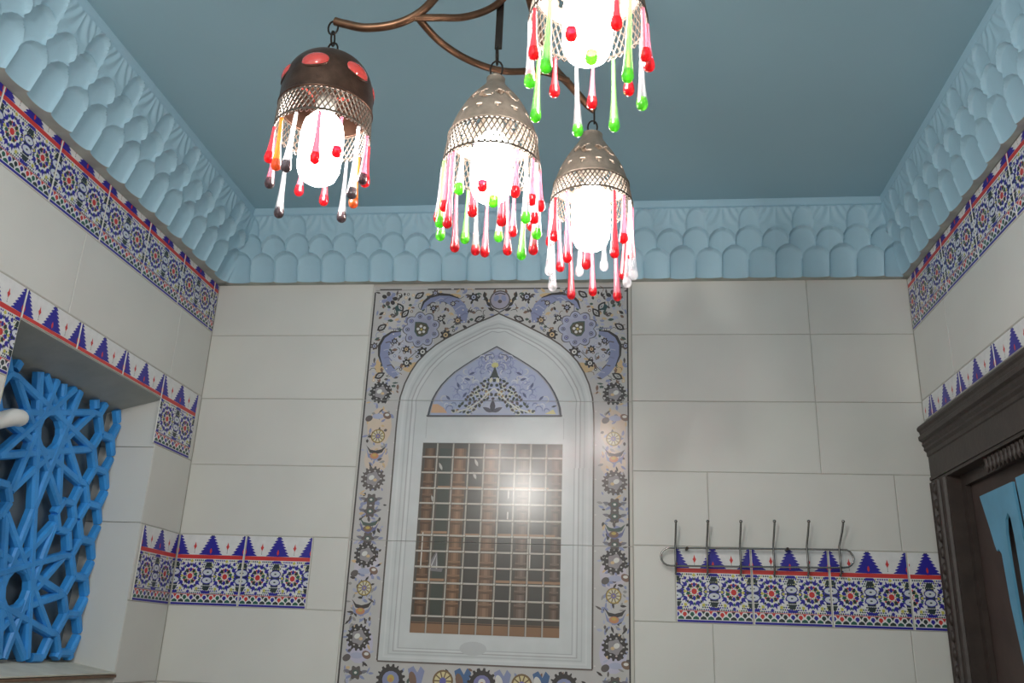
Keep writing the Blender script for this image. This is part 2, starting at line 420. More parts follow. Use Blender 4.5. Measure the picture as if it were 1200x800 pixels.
# ------------------------------------------------------------------ muqarnas cornice: scalloped tiers under a plain band
PITCH = .187
def sstep(a, b, x): t = min(1, max(0, (x-a)/(b-a))); return t*t*(3-2*t)
def cornice_d(s, h, P):
    k = P/.115; s = s % PITCH
    def arch(cx, hw, spring, top):                              # height of the arch line and depth of its hollow at s
        x = (s-cx+PITCH/2) % PITCH-PITCH/2
        t = x/hw
        if abs(t) >= 1: return None
        return spring+(top-spring)*math.sqrt(1-t*t)**.9, t
    e = .003
    # tiers: (centre, half width, spring line, top, depth of the shell below the leaning face, hollow)
    tiers = [((PITCH*.25, .0468, .062, .107, -.015, .0115), (PITCH*.75, .0468, .058, .099, -.011, .011)),
             ((PITCH*.5, .0468, .118, .170, -.005, .009), (0, .0468, .112, .162, -.002, .008)),
             ((PITCH*.5, .034, .190, .236, .002, .006),)]
    lean = .050+.066*(h/.24)
    d = lean+.0045
    x = (s+PITCH/2) % PITCH-PITCH/2                              # carved leaf relief on the upper panel
    if .17 < h < .238:
        v = (h-.17)/.068
        d += .0016*math.cos(9*abs(x)/.05*(.5+v)+2*v)*sstep(0, .15, v)*(1-sstep(.9, 1, v))*(1 if abs(x) < .055 else 0)
    for tier in tiers[::-1]:
        for cx, hw, sp, top, off, dep in tier:
            q = arch(cx, hw, sp, top)
            if q is None: continue
            topz, t = q
            u = 1-sstep(topz-.04, topz, h)                       # the shell closes forward under its hood
            inside = lean+off-dep*math.sqrt(max(0, 1-t*t))*(.75+.25*u)
            rim = .0034*(1-sstep(.0, .005, abs(h-topz-.003)))*(1-abs(t)**6)
            wgt = 1-sstep(topz-e, topz+e, h)
            d = d*(1-wgt)+inside*wgt+rim
    wb = sstep(.238, .243, h)
    d = d*(1-wb)+(.113+.006*sstep(.24, .275, h))*wb
    return d*k
def cornice_mesh(name, P, s0, s1, flip=False):
    H = CEIL-1.297; ns = max(2, round((s1-s0)/.0036)); nh = 72; mb = MB(); vs = []
    for j in range(nh+1):
        h = H*j/nh
        for i in range(ns+1):
            s = s0+(s1-s0)*i/ns
            vs.append((s, -cornice_d(s, h, P), h))
    n = ns+1
    mb.add(vs, [(j*n+i, j*n+i+1, (j+1)*n+i+1, (j+1)*n+i) for j in range(nh) for i in range(ns)])
    vb = [(s0+(s1-s0)*i/ns, -cornice_d(s0+(s1-s0)*i/ns, 0, P), 0) for i in range(n)]+[(s0+(s1-s0)*i/ns, 0, 0) for i in range(n)]
    mb.add(vb, [(n+i, n+i+1, i+1, i) for i in range(ns)], 1)
    me = mb.mesh(name, [MT['cornice'], MT['soffit']], smooth=True, fix=False)
    return me
zc = ZC+1.297
trim1 = struct(empty('trim_1', (XL, 0, zc))); n1 = 13; o1 = XL+.03
cm = cornice_mesh('cornice_section', .115, 0, PITCH)
for k in range(0, 15):
    if XL+.047+PITCH*(k-1) < XR-.01: obj('cornice_section', cm, trim1, (.047+PITCH*(k-1), 0, 0))
trim2 = struct(empty('trim_2', (XL, 0, zc)))
cm = cornice_mesh('cornice_section', .15, 0, PITCH)
for k in range(19): obj('cornice_section', cm, trim2, (0, -PITCH*(k+1)+.05, 0), PI/2)
trim3 = struct(empty('trim_3', (XR, 0, zc)))
cm = cornice_mesh('cornice_section', .095, 0, PITCH)
for k in range(19): obj('cornice_section', cm, trim3, (0, .05-PITCH*k, 0), -PI/2)

# ------------------------------------------------------------------ the printed tile mural
def build_mural():
    CX = -.423
    F = Print(); A = Print(); T = Print(); G = Print()
    bg = C(190, 187, 186); dk = C(74, 70, 70); dk2 = C(100, 93, 92); lav = C(141, 147, 180); lav2 = C(172, 175, 198); tan = C(205, 178, 140); br = C(128, 104, 92); gn = C(84, 98, 92); yel = C(190, 168, 96); wht = C(214, 212, 208); org = C(196, 140, 104)
    # -- floral frame
    F.rect(MX0, -.4, MX1, 1.30, bg, 0)
    F.rect(MX0, -.4, MX0+.0045, 1.30, C(214, 212, 206), 1); F.rect(MX1-.012, -.4, MX1, 1.30, C(205, 200, 190), 1)
    F.rect(-.9045, -.4, -.899, 1.262, dk, 13); F.rect(.045, -.4, .0505, 1.272, dk, 13); F.rect(MX0, -.4, -.9045, 1.30, C(200, 197, 192), 13); F.rect(.0505, -.4, MX1, 1.30, C(200, 196, 188), 13)
    for a, b in ((-.885, -.80), (-.70, -.61), (-.60, -.56), (-.52, -.2), (-.18, .03)): F.rect(a, 1.272, b, 1.276, dk, 2)
    F.rect(-.9, 1.27, .05, 1.2715, dk2, 2)
    rnd = random.Random(11)
    def both(fn):
        fn(F, lambda x: x, 1); fn(F, lambda x: 2*CX-x, -1)
    def arch_half(z):                                           # half width of the arch at height z
        K = [(1.173, 0), (1.135, .085), (1.095, .158), (1.05, .232), (.985, .295), (.902, .336), (.834, .353), (.739, .354), (-.5, .354)]
        for (za, ha), (zb, hb) in zip(K, K[1:]):
            if za >= z >= zb: return ha+(hb-ha)*(za-z)/(za-zb)
        return 0
    # filler sprigs over the spandrels
    pts = []
    for _ in range(4200):
        x = rnd.uniform(-.886, CX-.012); z = rnd.uniform(.86, 1.262)
        if CX-x < arch_half(z)+.022: continue
        if math.hypot(x+.712, z-1.112) < .078: continue
        if any(math.hypot(x-a, z-b) < .0145 for a, b in pts): continue
        pts.append((x, z))
    for i, (x, z) in enumerate(pts):
        a = rnd.uniform(0, 2*PI); c = rnd.choice([dk, dk2, br, lav, gn, tan, lav2]); kind = rnd.random(); l = rnd.uniform(.013, .024); wd = rnd.uniform(.007, .012)
        def f(P, m, s, x=x, z=z, a=a, c=c, l=l, wd=wd, kind=kind):
            ang = a if s > 0 else PI-a
            if kind < .45: P.leaf(m(x), z, l, wd, ang, c, 2)
            elif kind < .7:
                for k in range(3): P.leaf(m(x), z, l*.75, wd*.8, ang+(k-1)*.8, c, 2)
            elif kind < .85: P.ell(m(x), z, .006, .006, c, 2, n=8); P.ell(m(x), z, .003, .003, wht, 3, n=6)
            else: P.line([(m(x)+.014*math.cos(ang+t*.5)*t*.6, z+.014*math.sin(ang+t*.5)*t*.6) for t in (0, 1, 2, 3)], .0022, c, 2)
        both(f)
    def main(P, m, s):
        def S(P_): return [(m(x), z) for x, z in P_]
        # warm and violet washes printed in the ground
        P.ell(m(-.60), 1.245, .03, .010, tan, 1); P.ell(m(-.74), .965, .035, .02, tan, 1, n=16); P.ell(m(-.86), .97, .018, .03, tan, 1); P.ell(m(-.76), 1.05, .10, .07, C(190, 190, 200), 1)
        # feathered leaves
        top = [(-.722, 1.19), (-.712, 1.222), (-.69, 1.243), (-.655, 1.253), (-.615, 1.25), (-.578, 1.236), (-.552, 1.21), (-.54, 1.175), (-.545, 1.138)]
        low = [(-.57, 1.138), (-.582, 1.17), (-.60, 1.20), (-.63, 1.222), (-.662, 1.224), (-.69, 1.212), (-.71, 1.192)]
        P.poly(S(top+low), lav, 3)
        for k, (x, z) in enumerate([(-.70, 1.205), (-.67, 1.222), (-.64, 1.226), (-.61, 1.21), (-.59, 1.19), (-.575, 1.16)]):
            P.line(S([(x, z), (x+.022, z+.016), (x+.034, z+.012)]), .004, [dk2, lav2, C(130, 132, 160)][k % 3], 4)
        P.line(S(top[:6]), .009, dk, 5, lambda t: .35+math.sin(PI*t))
        t2 = [(-.79, 1.105), (-.825, 1.102), (-.853, 1.082), (-.868, 1.05), (-.866, 1.01), (-.85, .97), (-.828, .94), (-.803, .922)]
        l2 = [(-.782, .94), (-.80, .955), (-.822, .985), (-.832, 1.02), (-.826, 1.055), (-.81, 1.08), (-.79, 1.09)]
        P.poly(S(t2+l2), lav, 3)
        for k, (x, z) in enumerate([(-.845, 1.06), (-.85, 1.03), (-.845, 1.0), (-.832, .97), (-.812, .945)]):
            P.line(S([(x, z), (x+.016, z+.004), (x+.03, z-.012)]), .004, [dk2, lav2, C(130, 132, 160)][k % 3], 4)
        P.line(S(t2[:6]), .008, dk, 5, lambda t: .35+math.sin(PI*t))
        # great palmette
        cx, cz = m(-.713), 1.112
        P.radial(cx, cz, lambda a: .0585*(1+.24*abs(math.sin(4.5*a))), dk2, 5, 90); P.radial(cx, cz, lambda a: .0555*(1+.24*abs(math.sin(4.5*a))), lav2, 6, 90)
        P.radial(cx, cz, lambda a: .046*(1+.08*math.cos(8*a)), C(168, 168, 190), 7, 64)
        for k in range(9):
            a = 2*PI*(k+.5)/9; P.ring(cx+.0525*math.cos(a), cz+.0525*math.sin(a), .0055, .0085, C(104, 102, 128), 8, 10); P.ell(cx+.0525*math.cos(a), cz+.0525*math.sin(a), .0035, .0035, [dk, C(96, 90, 150)][k % 2], 8, n=6)
        P.poly([(cx-s*.026, cz+.03), (cx-s*.004, cz+.03), (cx+s*.018, cz+.024), (cx+s*.029, cz+.006), (cx+s*.024, cz-.016), (cx+s*.004, cz-.029), (cx-s*.014, cz-.027), (cx-s*.026, cz-.008)], gn, 9)
        P.poly([(cx-s*.022, cz+.025), (cx-s*.004, cz+.025), (cx+s*.016, cz+.019), (cx+s*.024, cz+.004), (cx+s*.019, cz-.014), (cx+s*.003, cz-.024), (cx-s*.012, cz-.022), (cx-s*.021, cz-.006)], C(98, 92, 78), 10)
        for k in range(5):
            a = 2*PI*k/5+.5; P.ell(cx+.013*math.cos(a), cz+.013*math.sin(a), .0058, .0058, wht, 11, n=8)
        P.ell(cx, cz, .005, .005, yel, 12, n=8)
        # small rosettes and buds
        for x, z, r, c in ((-.62, 1.09, .018, dk), (-.702, 1.024, .018, dk), (-.578, 1.147, .015, dk2), (-.642, 1.155, .012, dk), (-.673, 1.196, .012, dk), (-.764, 1.034, .013, dk), (-.759, .981, .015, dk), (-.811, 1.066, .011, dk), (-.886, 1.047, .013, dk2), (-.523, 1.24, .016, dk), (-.67, 1.258, .012, dk2), (-.60, 1.215, .01, dk2)):
            P.radial(m(x), z, lambda a, r=r: r*(1+.22*math.cos(7*a)), c, 6, 42); P.ell(m(x), z, r*.5, r*.5, [wht, lav2, tan][int(abs(x)*1000) % 3], 7, n=10); P.ell(m(x), z, r*.22, r*.22, dk, 8, n=8)
        for x, z, a in ((-.865, 1.12, .6), (-.731, 1.248, .6), (-.857, .932, .5), (-.497, 1.152, .4), (-.80, 1.20, 2.2), (-.78, 1.175, .9)):
            an = a if s > 0 else PI-a
            P.leaf(m(x)-.021*math.cos(an), z-.021*math.sin(an), .044, .026, an, dk, 6); P.leaf(m(x)-.012*math.cos(an), z-.012*math.sin(an), .026, .012, an, bg, 7); P.leaf(m(x)-.008*math.cos(an), z-.008*math.sin(an), .014, .004, an, dk2, 8)
        for k in range(7):                                       # corner flower
            a = 2*PI*k/7; P.ell(m(-.845)+.022*math.cos(a), 1.236+.02*math.sin(a), .01, .008, [dk, lav, dk2][k % 3], 6, a)
        P.ell(m(-.845), 1.236, .012, .012, lav, 7)
        P.ell(m(-.806), 1.198, .015, .013, C(70, 90, 92), 6)
        # stems
        P.line(S([(-.70, 1.18), (-.70, 1.215), (-.68, 1.235)]), .004, C(140, 140, 165), 2)
        P.line(S([(-.78, 1.11), (-.80, 1.115), (-.84, 1.115)]), .004, C(140, 140, 165), 2)
        P.line(S([(-.64, 1.10), (-.60, 1.12), (-.56, 1.16), (-.53, 1.2)]), .0025, dk2, 2)
        P.line(S([(-.71, 1.04), (-.75, 1.0), (-.79, .96), (-.83, .93)]), .0025, dk2, 2)
        # side strips
        def wreath(x, z, r, c, c2):
            P.radial(x, z, lambda a: r*(1+.16*(1 if int(a*16/(2*PI)*2) % 2 else -.2)), c, 5, 96)
            P.radial(x, z, lambda a: r*.62*(1+.12*math.cos(5*a)), c2, 6, 40)
            P.ell(x-s*r*.15, z+r*.1, r*.28, r*.22, wht, 7, .5); P.ell(x+s*r*.2, z-r*.12, r*.18, r*.14, tan, 8)
            for k in range(9): a = 2*PI*k/9; P.ell(x+r*.75*math.cos(a), z+r*.75*math.sin(a), r*.09, r*.07, bg, 7)
        def wheel(x, z, r):
            P.ell(x, z, r, r, C(120, 104, 84), 5, n=20); P.ell(x, z, r*.84, r*.84, C(206, 200, 176), 6, n=20)
            for k in range(10):
                a = 2*PI*k/10; P.line([(x+r*.3*math.cos(a), z+r*.3*math.sin(a)), (x+r*.86*math.cos(a), z+r*.86*math.sin(a))], r*.13, C(128, 112, 88), 7)
            P.ring(x, z, r*.80, r*.90, yel, 7); P.ell(x, z, r*.32, r*.32, C(128, 118, 160), 8); P.ell(x, z, r*.12, r*.12, yel, 9, n=8)
        def tulip(x, z, k):
            P.poly([(x-.036, z+.022), (x-.02, z+.006), (x, z+.002), (x+.022, z+.008), (x+.036, z+.018), (x+.024, z-.004), (x+.005, z-.01), (x-.02, z-.006)], [dk, gn][k % 2], 5)
            P.poly([(x-.034, z+.012), (x-.022, z-.012), (x, z-.02), (x+.024, z-.01), (x+.036, z+.008), (x+.026, z-.02), (x, z-.034), (x-.026, z-.022)], [lav, C(110, 112, 150)][k % 2], 5)
            P.ell(x-.003, z-.017, .016, .011, [org, br][k % 2], 6); P.ell(x-.003, z-.014, .008, .005, yel, 7)
        def pair(x, z):
            P.ell(x-.033, z-.008, .014, .011, dk2, 5, .5); P.ell(x+.033, z+.003, .016, .012, br, 5, -.5); P.ell(x+.033, z+.006, .008, .005, wht, 6)
            P.ell(x, z, .022, .010, lav2, 4)
        def bud(x, z):
            P.radial(x, z, lambda a: .02*(1+.18*math.cos(6*a)), dk2, 5, 40); P.ell(x, z, .011, .009, gn, 6); P.ell(x, z, .005, .004, wht, 7)
            for q in (-1, 1):
                P.leaf(x+q*.014, z, .028, .011, (.25 if q > 0 else PI-.25), C(120, 118, 128), 4); P.leaf(x+q*.012, z-.008, .024, .009, (-.5 if q > 0 else PI+.5), lav, 4)
        xs = m(-.848)
        for z, r in ((.868, .036), (.552, .038), (.29, .037), (.022, .037), (-.32, .034)): wreath(xs+s*.002, z, r, [dk, dk2][int(z*100) % 2], C(150, 145, 148))
        for z in (.705, .18, -.19): wheel(xs+s*.006, z, .026)
        for k, z in enumerate((.650, .395, .122, -.245)): tulip(xs+s*.002, z, k)
        for z in (.778, .235, -.035): pair(xs, z)
        for z in (.478, .438, .345, -.088): bud(xs+s*.002, z)
        r2 = random.Random(5)
        for k in range(330):
            z = r2.uniform(-.38, .84); x = r2.uniform(-.888, -.802)
            P.leaf(m(x), z, r2.uniform(.012, .026), r2.uniform(.006, .011), r2.uniform(0, 6.28), r2.choice([lav, lav2, dk2, lav, dk, tan, C(150, 148, 146)]), 2)
        for z, h, c in ((.74, .07, C(208, 190, 172)), (.62, .05, C(206, 190, 176)), (.25, .05, C(196, 190, 200)), (.0, .06, C(190, 186, 204))): P.ell(m(-.84), z, .045, h, c, 1)
        for k in range(8): P.rect(m(-.781)-.0028, .80-.12*k, m(-.781)+.0028, .80-.12*k+.004, wht, 12); P.rect(m(-.9018)-.0028, .80-.12*k-.04, m(-.9018)+.0028, .80-.12*k-.036, wht, 12)
    both(main)
    # apex ornament
    F.ell(CX, 1.228, .038, .036, C(165, 160, 176), 5, n=20); F.ring(CX, 1.228, .034, .039, dk2, 6)
    for q in (-1, 1):
        F.line([(CX, 1.178), (CX+q*.03, 1.196), (CX+q*.045, 1.215)], .004, dk, 6)
        for k in range(4): F.leaf(CX+q*(.02+.013*k), 1.184+.017*k, .028, .012, (.5+.35*k) if q > 0 else PI-(.5+.35*k), dk, 7)
        F.ell(CX+q*.014, 1.235, .009, .013, lav, 7, q*.4)
    F.ell(CX, 1.222, .008, .007, dk2, 8); F.line([(CX-.02, 1.25), (CX, 1.256), (CX+.02, 1.25)], .004, dk, 8)
    # bottom strip
    xx = -.727; i = 0
    for x, z in ((-.727, -.105), (-.642, -.10), (-.554, -.102), (-.488, -.1), (-.426, -.106), (-.358, -.1), (-.297, -.104), (-.233, -.1), (-.161, -.106)):
        if i % 4 == 0 or i % 4 == 2 and i != 2 and i != 6:
            F.radial(x, z, lambda a: .042*(1+.16*(1 if int(a*16/(2*PI)*2) % 2 else -.2)), dk, 5, 96); F.ell(x, z, .028, .027, [lav, C(130, 128, 170)][i % 8 // 4], 6); F.ell(x, z+.004, .012, .012, [yel, wht][i % 8 // 4], 7); F.ell(x, z, .006, .006, org, 8)
        elif i in (2, 6):
            F.ell(x, z, .034, .034, C(128, 106, 80), 5, n=20); F.ell(x, z, .028, .028, C(210, 196, 150), 6, n=20)
            for k in range(10): a = 2*PI*k/10; F.line([(x+.009*math.cos(a), z+.009*math.sin(a)), (x+.03*math.cos(a), z+.03*math.sin(a))], .004, C(120, 100, 80), 7)
            F.ell(x, z, .011, .011, C(110, 108, 170), 8)
        else:
            F.poly([(x-.03, z+.03), (x-.012, z+.04), (x+.002, z+.02), (x+.012, z+.04), (x+.026, z+.026), (x+.016, z-.02), (x-.014, z-.03)], [lav, C(84, 110, 150)][i // 2 % 2], 5); F.ell(x-.012, z, .012, .024, [br, wht][i // 4], 6, .3)
        i += 1
    for k in range(70): F.leaf(rnd.uniform(-.77, -.08), rnd.uniform(-.36, -.055), .02, .009, rnd.uniform(0, 6.28), rnd.choice([lav, dk, br, gn, C(90, 110, 160)]), 3)
    # -- pale marble surround with its arch
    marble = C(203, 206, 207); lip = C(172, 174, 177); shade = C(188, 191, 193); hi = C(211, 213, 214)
    half = [(.354, -.047), (.354, .60), (.3545, .739), (.353, .80), (.349, .85), (.336, .902), (.318, .945), (.295, .985), (.265, 1.02), (.232, 1.05), (.197, 1.074), (.158, 1.096), (.12, 1.116), (.083, 1.136), (.042, 1.154), (0, 1.174)]
    L = [(CX-x, z) for x, z in half]; R = [(CX+x-.003, z) for x, z in half]
    for i in range(len(half)-1): A.poly([L[i], (CX, L[i][1]), (CX, L[i+1][1]), L[i+1]], marble, 0); A.poly([(CX, R[i][1]), R[i], R[i+1], (CX, R[i+1][1])], marble, 0)
    A.line(L, .0055, C(92, 86, 82), 2); A.line(R, .0055, C(96, 88, 84), 2)
    def inset(h, d): return [(max(0, x-d*(1 if z < .85 else .9)), z-(0 if z < .80 else d*.5*min(1, (z-.80)/.15))) for x, z in h]
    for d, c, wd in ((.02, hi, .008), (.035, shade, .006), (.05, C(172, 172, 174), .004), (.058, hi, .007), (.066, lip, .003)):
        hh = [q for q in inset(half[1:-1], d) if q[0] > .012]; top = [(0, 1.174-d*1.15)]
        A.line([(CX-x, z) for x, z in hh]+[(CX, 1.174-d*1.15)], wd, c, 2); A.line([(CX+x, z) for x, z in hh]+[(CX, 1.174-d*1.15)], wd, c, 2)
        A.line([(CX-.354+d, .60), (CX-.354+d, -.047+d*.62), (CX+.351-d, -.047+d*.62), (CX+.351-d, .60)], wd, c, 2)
    A.ell(-.46, .0, .045, .022, C(188, 190, 192), 3)
    A.line([(-.667, .772), (-.667, .70)], .002, lip, 3); A.line([(-.177, .776), (-.177, .70)], .002, lip, 3)
    A.rect(MX0+.134, -.0515, CX+.352, -.047, C(110, 100, 96), 2)
    # -- tympanum
    tl = [(-.6685, .777), (-.663, .81), (-.655, .842), (-.643, .868), (-.626, .896), (-.604, .922), (-.58, .946), (-.545, .972), (-.507, .998), (-.465, 1.024), (-.427, 1.046)]
    tr = [(-.184, .781), (-.188, .812), (-.197, .842), (-.21, .87), (-.226, .897), (-.247, .924), (-.271, .949), (-.308, .975), (-.347, 1.0), (-.388, 1.024)]
    outl = tl+tr[::-1]
    T.poly(outl, C(84, 84, 92), 1)
    def shrink(P_, k): return [(-.427+(x+.427)*k, .79+(z-.79)*k+.004) for x, z in P_]
    T.poly(shrink(outl, .965), C(168, 168, 176), 2); T.poly(shrink(outl, .945), C(172, 178, 204), 3)
    rr = random.Random(3)
    def hw(z):
        for (xa, za), (xb, zb) in zip(tl, tl[1:]):
            if za <= z <= zb: return (-.427-(xa+(xb-xa)*(z-za)/(zb-za)))*.9
        return .0
    for k in range(95):                                          # violet-grey curls
        z = rr.uniform(.80, 1.01); h = hw(z)-.016
        if h <= .01: continue
        x = rr.uniform(.0, h); c = rr.choice([C(150, 155, 192), C(202, 204, 214), C(160, 164, 200), C(196, 196, 200), C(130, 136, 170)]); a0 = rr.uniform(0, 6.28); r = rr.uniform(.008, .018)
        for q in (-1, 1):
            T.line([(-.427+q*(x+r*(1-.1*t)*math.cos(a0+t*.75)), z+r*(1-.1*t)*math.sin(a0+t*.75)) for t in range(6)], .0035, c, 4, lambda t: .5+math.sin(PI*t))
    for q in (-1, 1):
        for x, z, a in ((.09, .915, .3), (.13, .885, 1.2), (.115, .85, 2.2), (.16, .84, .8), (.075, .945, -.4)): T.leaf(-.427+q*x, z, .024, .009, a if q > 0 else PI-a, C(96, 100, 130), 5)
        T.line([(-.427+q*.036, .99), (-.427+q*.043, 1.0), (-.427+q*.036, 1.01), (-.427+q*.016, 1.014)], .004, C(110, 106, 120), 5)
    T.ell(-.43, .972, .013, .010, C(205, 200, 140), 5)
    # dark field with pale interlace
    def band(x): return .968-.0 if x < .004 else max(.79, .945-.86*x-.25*max(0, x-.06))
    got = []
    for _ in range(2400):                                         # dark chips between pale scrolls
        x = rr.uniform(0, .185); z = rr.uniform(.794, .95); zt_ = band(x)
        if z > zt_ or z < zt_-.082 or any(math.hypot(x-a, z-b) < .0118 for a, b in got): continue
        got.append((x, z)); a0 = rr.uniform(0, 6.28); l = rr.uniform(.013, .019); wd = rr.uniform(.009, .013); c = rr.choice([C(74, 78, 72), C(82, 82, 80), C(92, 82, 78), C(74, 78, 72)])
        for q in (-1, 1):
            an = a0 if q > 0 else PI-a0; T.leaf(-.43+q*x-l*.5*math.cos(an), z-l*.5*math.sin(an), l, wd, an, c, 6)
    for k, (x, z) in enumerate(got[::4]):
        for q in (-1, 1):
            T.line([(-.43+q*(x+.011*(1-.08*t)*math.cos(k+t*.7)), z+.010*(1-.08*t)*math.sin(k+t*.7)) for t in range(7)], .0034, [C(206, 206, 190), C(196, 194, 180)][k % 2], 7)
            if k % 3 == 0: T.ell(-.43+q*x, z, .004, .004, C(172, 142, 108), 8, n=8)
    T.poly([(-.446, .925), (-.43, .968), (-.414, .925)], C(78, 82, 80), 8)
    for q in (-1, 1):
        T.line([(-.43, .885), (-.43+q*.02, .868), (-.43+q*.05, .836), (-.43+q*.09, .808), (-.43+q*.13, .797)], .0055, C(206, 207, 202), 8)
        T.ell(-.43+q*.012, .915, .006, .010, C(208, 206, 190), 9, q*.3)
    T.poly([(-.515, .792), (-.475, .810), (-.452, .836), (-.432, .86), (-.412, .836), (-.389, .810), (-.345, .792)], C(182, 186, 204), 9)
    T.leaf(-.432, .796, .046, .02, PI/2, C(84, 82, 90), 10)
    for q in (-1, 1): T.leaf(-.432, .796, .04, .016, PI/2-q*1.1, C(96, 94, 104), 10)
    T.ell(-.432, .846, .006, .005, C(90, 84, 90), 10)
    T.poly([(-.655, .792), (-.595, .792), (-.61, .812), (-.632, .825), (-.65, .824)], C(212, 172, 140), 9); T.poly([(-.245, .791), (-.205, .79), (-.215, .808)], C(214, 204, 150), 9); T.leaf(-.222, .816, .02, .007, .3, C(86, 86, 92), 10)
    T.line([(-.67, .781), (-.183, .785)], .005, C(96, 94, 96), 11)
    # -- grilled window picture
    x0, x1, z0, z1 = -.675, -.1795, .043, .683
    G.rect(x0, z0, x1, z1, C(82, 76, 70), 0)
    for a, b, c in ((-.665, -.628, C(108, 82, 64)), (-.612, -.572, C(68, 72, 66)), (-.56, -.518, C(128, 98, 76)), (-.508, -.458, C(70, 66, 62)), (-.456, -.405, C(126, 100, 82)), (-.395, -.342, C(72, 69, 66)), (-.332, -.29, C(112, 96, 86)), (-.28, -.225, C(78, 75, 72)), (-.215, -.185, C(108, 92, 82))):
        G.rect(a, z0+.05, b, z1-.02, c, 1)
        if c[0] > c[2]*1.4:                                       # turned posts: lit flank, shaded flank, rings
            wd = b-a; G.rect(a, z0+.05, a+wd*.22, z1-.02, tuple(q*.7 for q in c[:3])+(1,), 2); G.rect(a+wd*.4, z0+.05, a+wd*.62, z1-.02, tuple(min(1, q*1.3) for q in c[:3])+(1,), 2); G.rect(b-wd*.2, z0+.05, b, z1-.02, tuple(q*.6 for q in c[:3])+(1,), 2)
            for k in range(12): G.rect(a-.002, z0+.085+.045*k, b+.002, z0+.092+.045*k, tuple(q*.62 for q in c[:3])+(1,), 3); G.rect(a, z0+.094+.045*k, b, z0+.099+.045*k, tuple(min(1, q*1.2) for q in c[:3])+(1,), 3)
    for z, a, b in ((.527, -.612, -.458), (.527, -.395, -.225), (.372, -.66, -.57), (.366, -.508, -.458), (.368, -.395, -.2), (.215, -.665, -.57), (.215, -.395, -.18), (.075, x0, x1)): G.rect(a, z-.005, b, z+.003, C(158, 124, 98), 4)
    G.rect(x0, z0, x1, z0+.03, C(140, 108, 84), 4); G.rect(x0, z0+.03, x1, z0+.034, C(84, 66, 56), 5)
    G.poly([(-.628, .262), (-.60, .31), (-.592, .25), (-.575, .256), (-.58, .24), (-.625, .243)], C(120, 116, 120), 4); G.line([(-.62, .25), (-.60, .30), (-.598, .25)], .004, C(190, 188, 190), 5)
    for x, a, b in ((-.365, .49, .52), (-.365, .42, .445), (-.285, .26, .36), (-.655, .25, .37)): G.rect(x, a, x+.004, b, C(206, 200, 192), 5)
    for x, z in ((-.60, .585), (-.474, .60), (-.478, .555), (-.62, .47)): G.leaf(x, z, .03, .01, 2.0, C(176, 172, 166), 5)
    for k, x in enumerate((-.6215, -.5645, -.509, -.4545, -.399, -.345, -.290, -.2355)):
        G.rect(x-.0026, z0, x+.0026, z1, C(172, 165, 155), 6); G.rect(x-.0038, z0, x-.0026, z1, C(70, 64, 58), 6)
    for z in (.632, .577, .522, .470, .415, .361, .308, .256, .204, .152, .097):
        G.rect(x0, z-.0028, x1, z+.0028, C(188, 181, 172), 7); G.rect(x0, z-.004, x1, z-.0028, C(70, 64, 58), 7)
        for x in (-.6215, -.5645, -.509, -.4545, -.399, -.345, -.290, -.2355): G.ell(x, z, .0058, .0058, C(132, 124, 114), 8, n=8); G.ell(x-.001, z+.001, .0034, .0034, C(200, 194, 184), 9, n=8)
    G.rect(x0, z0, x0+.002, z1, C(120, 112, 104), 10); G.rect(x0, z1-.002, x1, z1, C(130, 126, 122), 10)
    # -- three slabs, the print cut at their joints
    root = empty('tile_mural', (CX, 0, ZC-.4))
    tag(root, 'tall printed tile mural on the back wall: pointed arch with grilled window and floral border', 'mural')
    for a, b in ((.8384, 1.287), (.3394, .8376), (-.1566, .3386), (-.4, -.1574)):
        t = obj('mural_tile', MB().box((MX0+.001, -.0025, a), (MX1-.001, .0022, b)).mesh('mural_tile', [MT['slab']]), root, (-CX, 0, .4))
        for nm, P, y in (('floral_border', F, -.0026), ('arch_surround', A, -.0044), ('arch_infill', T, -.0050), ('window_picture', G, -.0050)):
            mb = MB(); P.emit(mb, (MX0+.0015, a+.0004, MX1-.0015, b-.0004), step=.00009, y0=y)
            if mb.f: obj(nm, mb.mesh(nm, [MT['mural']], col=True, fix=False), t)
build_mural()

# ------------------------------------------------------------------ left window: recess, dark pane, blue star lattice
win = struct(empty('window_1', (XL, (WY0+WY1)/2, ZC+WZ0)))
def wpart(name, me): return obj(name, me, win, (-XL, -(WY0+WY1)/2, -(ZC+WZ0)))
xi = XL-.125; zt = ZC+.722; zb = ZC-.082
def slab(name, q, mt, t=.006):                                   # quad with thickness
    q = [Vector(p) for p in q]; n = (q[1]-q[0]).cross(q[3]-q[0]).normalized()*t
    return wpart(name, MB().add(q+[p+n for p in q], [(0,1,2,3),(7,6,5,4),(0,4,5,1),(1,5,6,2),(2,6,7,3),(3,7,4,0)]).mesh(name, [MT[mt]]))
slab('top_reveal', [(XL, WY0, ZC+WZ1), (XL, WY1, ZC+WZ1), (xi-.066, WY1, zt-.008), (xi-.066, WY0, zt-.008)], 'reveal', -.004)
slab('side_reveal', [(XL-.001, WY1, ZC+WZ0), (XL-.001, WY1, ZC+.345), (xi-.066, WY1-.004, ZC+.345), (xi-.066, WY1-.004, zb)], 'tile', .003)
slab('side_reveal', [(XL-.001, WY1, ZC+.348), (XL-.001, WY1, ZC+.594), (xi-.066, WY1-.004, ZC+.594), (xi-.066, WY1-.004, ZC+.348)], 'tile', .003)
slab('side_reveal', [(XL-.001, WY1, ZC+.597), (XL-.001, WY1, ZC+WZ1), (xi-.066, WY1-.004, zt), (xi-.066, WY1-.004, ZC+.597)], 'tile', .003)
slab('side_reveal', [(XL-.001, WY0, ZC+WZ1), (XL-.001, WY0, ZC+WZ0), (xi-.066, WY0+.004, zb), (xi-.066, WY0+.004, zt)], 'whitewash', .003)
